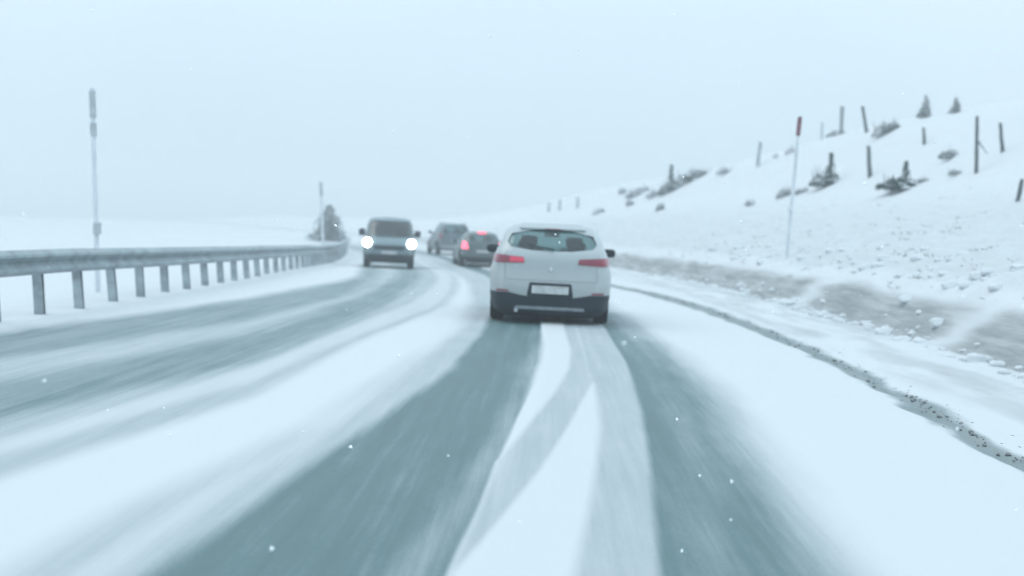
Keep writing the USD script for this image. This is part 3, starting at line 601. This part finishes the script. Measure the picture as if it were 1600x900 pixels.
# ------------------------------------------------------------------ hillside posts
def wood_post(px0, py0, px1, py1, wpx, label, group=None, mat='old_wood'):
    p = meet(px0, py0); s = FPX / p[1]
    q = CAM + ray(px1, py1) * p[1]
    a = np.array([0, 0, -.3]); top = q - p
    r = wpx / s / 2
    n = 9; k = 6; pts = []
    rng = np.random.default_rng(int(px0 * 7 + py0))
    for i in range(k):
        u = i / (k - 1); c = a + (top - a) * u + np.r_[rng.normal(0, r * .08, 2), 0] * (0 < i < k - 1)
        ang = np.linspace(0, 2 * np.pi, n, endpoint=False)
        rr = r * (1.05 - .2 * u) * (1 + rng.normal(0, .08, n))
        pts.append(c + np.stack([np.cos(ang) * rr, np.sin(ang) * rr, rng.normal(0, r * .15, n) * (i == k - 1)], 1))
    v = np.vstack(pts + [pts[-1].mean(0)[None] + [0, 0, r * .5]]); j = np.arange(n)
    f = [np.stack([i * n + j, i * n + (j + 1) % n, (i + 1) * n + (j + 1) % n], 1) for i in range(k - 1)] + [np.stack([i * n + j, (i + 1) * n + (j + 1) % n, (i + 1) * n + j], 1) for i in range(k - 1)] + [np.stack([(k - 1) * n + j, (k - 1) * n + (j + 1) % n, np.full(n, k * n)], 1)]
    t = thing('wooden_post', label, 'post', p, group=group)
    part('post', trimesh.Trimesh(v, np.vstack(f), process=False), mat, t, 50)
    cap = trimesh.creation.icosphere(1, r * 1.0); cap.vertices *= [1, 1, .5]; cap.apply_translation(top + [0, 0, r * .35]); part('snow_cap', cap, 'packed_snow', t)
    return t, p, s
wood_post(1320, 202, 1316, 167, 7, 'leaning wooden post just left of another leaning post, high on the slope')
wood_post(1356, 206, 1348, 167, 6, 'wooden post leaning left beside the topmost dark shrub')
wood_post(1361, 277, 1357, 229, 7.5, 'thick dark upright wooden post between the two large shrubs')
wood_post(1446, 226, 1443, 200, 5.5, 'short pale wooden post straight below the darker small fir')
te, pe, se = wood_post(1526, 271, 1527, 182, 6, 'tallest thin wooden post with a broken strand hanging at mid height')
part('strand', cat(tube([0, 0, 1.0], [.30, 0, .62], .025, .015, 6), tube([0, 0, .95], [-.12, 0, .60], .02, .012, 6)), 'old_wood', te)
wood_post(1569, 237, 1563, 193, 6.5, 'wooden post leaning left, near the right edge above the slope')
wood_post(1587, 316, 1597, 281, 7.5, 'short dark wooden post leaning right at the right edge of the view')
wood_post(1184, 260, 1188, 223, 6, 'faint pale wooden post alone left of the red tipped pole', mat='frosted_wood')
wood_post(1287, 212, 1285, 192, 4.5, 'small faint post left of the upper low shrub', mat='frosted_wood')
for i, (x, y_, h) in enumerate([(857, 331, 14), (874, 329, 16), (902, 325, 16)]):
    wood_post(x, y_, x + 1, y_ - h, 4.5, ['faint stub of a post just above the white hatchback roof, leftmost', 'faint stub of a post above the hatchback roof, middle', 'faint far post above the right end of the hatchback roof'][i], mat='frosted_wood')

# ------------------------------------------------------------------ firs and shrubs
def sprays(C, Dv, L, W, rng):
    """Needle sprays: small bent leaf faces at the points C, pointing along Dv."""
    n = len(C); Dv = Dv / np.linalg.norm(Dv, axis=1)[:, None]
    s = np.cross(Dv, rng.normal(size=(n, 3))); s /= np.linalg.norm(s, axis=1)[:, None]
    L = np.asarray(L)[:, None] * rng.uniform(.6, 1.3, (n, 1)); W = np.asarray(W)[:, None] * rng.uniform(.6, 1.3, (n, 1))
    a = C; b = C + Dv * L * .5 + s * W; c = C + Dv * L + [0, 0, 1] * (-.12 * L); d = C + Dv * L * .5 - s * W
    v = np.stack([a, b, c, d], 1).reshape(-1, 3); i = np.arange(n) * 4
    return trimesh.Trimesh(v, np.vstack([np.stack([i, i + 1, i + 2], 1), np.stack([i, i + 2, i + 3], 1)]), process=False)
def fir(p, h, w, label, seed, mat='needles', group=None, dense=1.0, snow=.22):
    rng = np.random.default_rng(seed); t = thing('fir_tree', label, 'fir tree', p, group=group)
    part('trunk', tube([0, 0, -.3], [rng.normal(0, .01) * h, 0, h * .96], .045 * h ** .8, .008 * h, 8), 'bark', t)
    C, D, S = [], [], []
    z = .06 * h
    while z < h * .97:
        u = z / h; R = w / 2 * (1 - u) ** .85 * rng.uniform(.75, 1.15) + .02 * h
        for k in range(int((5 + 7 * (1 - u)) * dense)):
            a = rng.uniform(0, 2 * np.pi); R_ = R * rng.uniform(.55, 1.1)
            for q in np.linspace(.15, 1, 7):
                C.append([math.cos(a) * R_ * q, math.sin(a) * R_ * q, z - .18 * R_ * q + rng.normal(0, .02 * h)]); D.append([math.cos(a) + rng.normal(0, .6), math.sin(a) + rng.normal(0, .6), -.1 + rng.normal(0, .4)]); S.append(.075 * h * (1.1 - .6 * u))
        z += .055 * h
    C, D, S = map(np.array, (C, D, S))
    part('crown', sprays(C, D, S * 1.3, S * .32, rng), mat, t, False)
    top = C[rng.random(len(C)) < snow] + [0, 0, .02 * h]; m = []
    for q in top:
        b = trimesh.creation.icosphere(0, rng.uniform(.025, .06) * h); b.vertices *= [1.2, 1.2, .45]; b.apply_translation(q); m.append(b)
    tag(part('snow_load', cat(*m), 'packed_snow', t, True), kind='stuff')
    return t
def shrub(px, py, wpx, hpx, label, seed, leader=None, mat='needles', dense=1.0, slant=0.0, twigs=8):
    p = meet(px, py); s = FPX / p[1]; w, h = wpx / s, hpx / s
    rng = np.random.default_rng(seed); t = thing('shrub', label, 'shrub', p)
    n = int(1500 * dense)
    u = rng.uniform(-1, 1, n); vv = rng.uniform(-1, 1, n); hh = rng.uniform(0, 1, n)
    lump = .55 + .45 * np.sin(u * 5 + seed) * np.cos(vv * 4 + seed * 2)
    top = np.maximum(1 - u ** 2 - vv ** 2 * .8, .0) ** .6 * (.45 + .55 * lump)
    C = np.stack([u * w / 2, vv * w * .30, hh * top * h * .95 + slant * u * w / 2], 1); keep = top > .03; C = C[keep]
    D = np.stack([C[:, 0] / w * 2, C[:, 1] / w * 2, np.full(len(C), .35)], 1) + rng.normal(0, .55, (len(C), 3))
    sz = np.full(len(C), max(.055 * w, .09 * h))
    P = [sprays(C, D, sz * 1.3, sz * .22, rng)]
    tw = []
    if leader:
        lx, lh = leader[0] / s, leader[1] / s
        k = np.linspace(0, 1, 260); Cl = np.stack([lx + rng.normal(0, .26, 260) * (1.05 - k) ** 1.4 * w * .5, rng.normal(0, .2, 260) * (1.05 - k) * w * .5, k * lh], 1)
        P.append(sprays(Cl, np.stack([rng.normal(0, .5, 260), rng.normal(0, .5, 260), np.full(260, .7)], 1), np.full(260, .13 * lh), np.full(260, .024 * lh), rng))
        tw.append(tube([lx, 0, -.1], [lx + .03 * lh, 0, lh], .03 * lh, .012 * lh, 6))
    for _ in range(twigs):
        a = rng.uniform(-.42, .42) * w; tw.append(tube([a, rng.normal(0, .1) * w, slant * a - .05], [a * 1.25 + rng.normal(0, .05) * w, rng.normal(0, .1) * w, slant * a + h * rng.uniform(.6, 1.15)], .014 * (w + h), .005 * (w + h), 5))
    part('foliage', cat(*P), mat, t, False)
    if tw: tag(part('twigs', cat(*tw), 'bark' if mat == 'needles' else 'frosted_wood', t), kind='stuff')
    m = []
    for q in C[rng.random(len(C)) < .02]:
        b = trimesh.creation.icosphere(1, rng.uniform(.05, .11) * w); b.vertices *= [1.2, 1.2, .4]; b.apply_translation([q[0], q[1], q[2] + .06 * h]); m.append(b)
    if m: tag(part('snow_load', cat(*m), 'packed_snow', t, True), kind='stuff')
    return t
def fir_at(px, py, wpx, hpx, label, seed, mat='needles'):
    p = meet(px, py); s = FPX / p[1]; return fir(p, hpx / s, wpx / s, label, seed, mat)
fir_at(1445, 184, 25, 36, 'small dark fir on the crest of the slope, left of a fainter one', 11)
fir_at(1493, 177, 22, 26, 'small faint fir on the crest, right of the darker fir', 12, 'frosted_needles')
def fir_left(px, top, y, w, label, seed, mat):
    p = CAM + ray(px, 380) * y; p[2] = float(land(p[0:1], p[1:2], False)[0]); q = CAM + ray(px, top) * y
    fir(p, q[2] - p[2], w * y / FPX, label, seed, mat, None, 2.6, .05)
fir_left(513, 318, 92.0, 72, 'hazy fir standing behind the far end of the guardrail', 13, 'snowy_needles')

shrub(1290, 293, 50, 30, 'large dark shrub with an upright leader, right of the red tipped pole', 21, leader=(6, 50), dense=1.3)
shrub(1252, 302, 26, 10, 'low dark tuft of shrub between the red tipped pole and the large shrub', 22, dense=.5, twigs=4, slant=.25)
shrub(1409, 297, 76, 22, 'wide low dark shrub with a short upright leader below the wooden posts', 23, leader=(4, 42), dense=1.5)
shrub(1443, 286, 22, 9, 'small tail of shrub at the right end of the wide shrub', 24, dense=.4, twigs=3)
shrub(1484, 250, 34, 19, 'compact dark green shrub left of the tallest thin post', 25, dense=1.0, twigs=4)
shrub(1493, 275, 26, 12, 'small pale shrub at the foot of the tallest thin post', 26, dense=.6, mat='frosted_needles')
shrub(1385, 209, 42, 22, 'dark slanting shrub high on the slope right of two leaning posts', 27, dense=1.0, slant=.35)
shrub(1306, 212, 30, 10, 'low shrub at the foot of the leaning post high on the slope', 28, dense=.6, slant=.2)
shrub(1224, 308, 24, 20, 'sparse grey shrub just left of the red tipped pole', 29, dense=.5, mat='frosted_needles', slant=.4)
shrub(1212, 248, 10, 9, 'tiny dark shrub right of the faint pale post', 30, dense=.3, twigs=3)
shrub(1235, 240, 18, 14, 'thin twiggy shrub behind the upper part of the red tipped pole', 31, dense=.25, mat='frosted_needles', slant=.4)
shrub(1172, 322, 18, 13, 'faint round shrub alone on the snow left of the red tipped pole', 32, dense=.45, mat='frosted_needles')
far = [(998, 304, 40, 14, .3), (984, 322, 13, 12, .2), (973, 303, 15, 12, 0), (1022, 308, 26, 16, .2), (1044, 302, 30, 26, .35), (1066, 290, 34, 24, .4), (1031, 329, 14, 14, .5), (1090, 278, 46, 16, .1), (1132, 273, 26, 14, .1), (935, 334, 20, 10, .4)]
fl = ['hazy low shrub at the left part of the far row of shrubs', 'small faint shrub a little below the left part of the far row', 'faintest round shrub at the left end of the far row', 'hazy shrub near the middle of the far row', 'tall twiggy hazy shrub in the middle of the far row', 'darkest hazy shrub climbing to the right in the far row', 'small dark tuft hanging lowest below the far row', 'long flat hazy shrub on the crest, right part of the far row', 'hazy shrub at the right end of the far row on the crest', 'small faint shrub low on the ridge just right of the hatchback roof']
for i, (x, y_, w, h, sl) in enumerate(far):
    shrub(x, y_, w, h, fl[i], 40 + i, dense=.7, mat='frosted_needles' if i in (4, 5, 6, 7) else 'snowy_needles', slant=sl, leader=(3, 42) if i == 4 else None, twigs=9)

# ------------------------------------------------------------------ small stuff: grass, clods, falling flakes
def tufts():
    rng = np.random.default_rng(5); P = []
    while len(P) < 260:
        y = rng.uniform(10, 48); d = 5.3 + abs(rng.normal(0, 4.2))
        if d > 15: continue
        q = on_road(y, d)
        if nz(np.array([[q[0] * .35, q[1] * .35, 0]]), 77, 2)[0] < -.02: continue
        z = float(land(q[0:1], q[1:2])[0]); k = rng.integers(5, 11); b = rng.uniform(.05, .13)
        C = np.array([q[0], q[1], z - .02]) + np.c_[rng.normal(0, b * .9, (k, 2)), np.zeros(k)]
        P.append(sprays(C, np.c_[rng.normal(0, .8, (k, 2)), np.full(k, .55)], np.full(k, b), np.full(k, b * .07), rng))
    tag(part('dry_grass', cat(*P), 'dry_grass', None, False), 'dry grass tips poking through the snow on the lower slope', 'grass', kind='stuff')
tufts()
def clods():
    rng = np.random.default_rng(6); V, F, o = [], [], 0
    base = trimesh.creation.icosphere(1, 1.0)
    for i in range(900):
        y = 7.5 + 32 * rng.random() ** 1.5; t, b = float(line(DEB_T, y)), float(line(DEB_B, y))
        d = (t + b) / 2 + rng.normal(0, .11) - .03; r = min(.004 + rng.exponential(.005), .018)
        q = on_road(y, d); z = float(land(q[0:1], q[1:2])[0]) - .015
        v = base.vertices * (1 + rng.normal(0, .22, (len(base.vertices), 1))) * [1, 1.2, .7] * r + [q[0], q[1], z + r * .35]
        V.append(v); F.append(base.faces + o); o += len(v)
    tag(part('slush_clods', trimesh.Trimesh(np.vstack(V), np.vstack(F), process=False), 'dirty_clod', None, True), 'dirty clods of slush along the right edge of the road', 'slush', kind='stuff')
clods()
def lumps():
    rng = np.random.default_rng(8); V, F, o = [], [], 0
    base = trimesh.creation.icosphere(2, 1.0)
    for i in range(480):
        y = 9 + 34 * rng.random() ** 1.3; d = rng.choice([4.6 + abs(rng.normal(0, .25)), 5.5 + abs(rng.normal(0, .9))]); r = min(.012 + rng.exponential(.020), .075)
        q = on_road(y, d); z = float(land(q[0:1], q[1:2])[0])
        n = meshkit.noise(base.vertices * 1.3 + i * 3.1, 3)[:, None] * 1.6 + meshkit.noise(base.vertices * 3.1 + i * 1.7, 4)[:, None] * .6
        V.append(base.vertices * (1 + n * .45) * [1.1, 1.1, .7] * r + [q[0], q[1], z + r * .12]); F.append(base.faces + o); o += len(base.vertices)
    tag(part('snow_lumps', trimesh.Trimesh(np.vstack(V), np.vstack(F), process=False), 'packed_snow', None, True), 'lumps of snow thrown up along the ploughed bank', 'snow', kind='stuff')
lumps()
def flakes():
    rng = np.random.default_rng(9); V, F, o = [], [], 0
    base = trimesh.creation.icosphere(1, 1.0)
    for i in range(420):
        y = rng.uniform(3.5, 26); c = CAM + ray(rng.uniform(-200, 1800), rng.uniform(-200, 1000)) * y
        if c[2] < .06: continue
        if i % 3: y *= 1
        r = rng.uniform(.0025, .0065)
        V.append((base.vertices * (1 + rng.normal(0, .3, (len(base.vertices), 1)))) * rng.uniform(.7, 1.3, 3) * r + c); F.append(base.faces + o); o += len(base.vertices)
    tag(part('falling_snow', trimesh.Trimesh(np.vstack(V), np.vstack(F), process=False), 'snowflake', None, True), 'white snowflakes falling through the air over the road', 'snow', kind='stuff')
flakes()

# ------------------------------------------------------------------ haze
MAT['haze'] = usdkit.material(stage, '/World/Looks/haze', {'v': ('principled_volume', {'color': (0.93, 0.985, 1.0), 'density': 0.0036, 'anisotropy': 0.0})}, [], volume='v.volume')
hz = box([680, 350, 15.4]); hz.apply_translation([-55, 122, 4.6])
tag(part('haze', hz, 'haze', None, False), 'pale snow haze over the whole road', 'haze', kind='stuff')
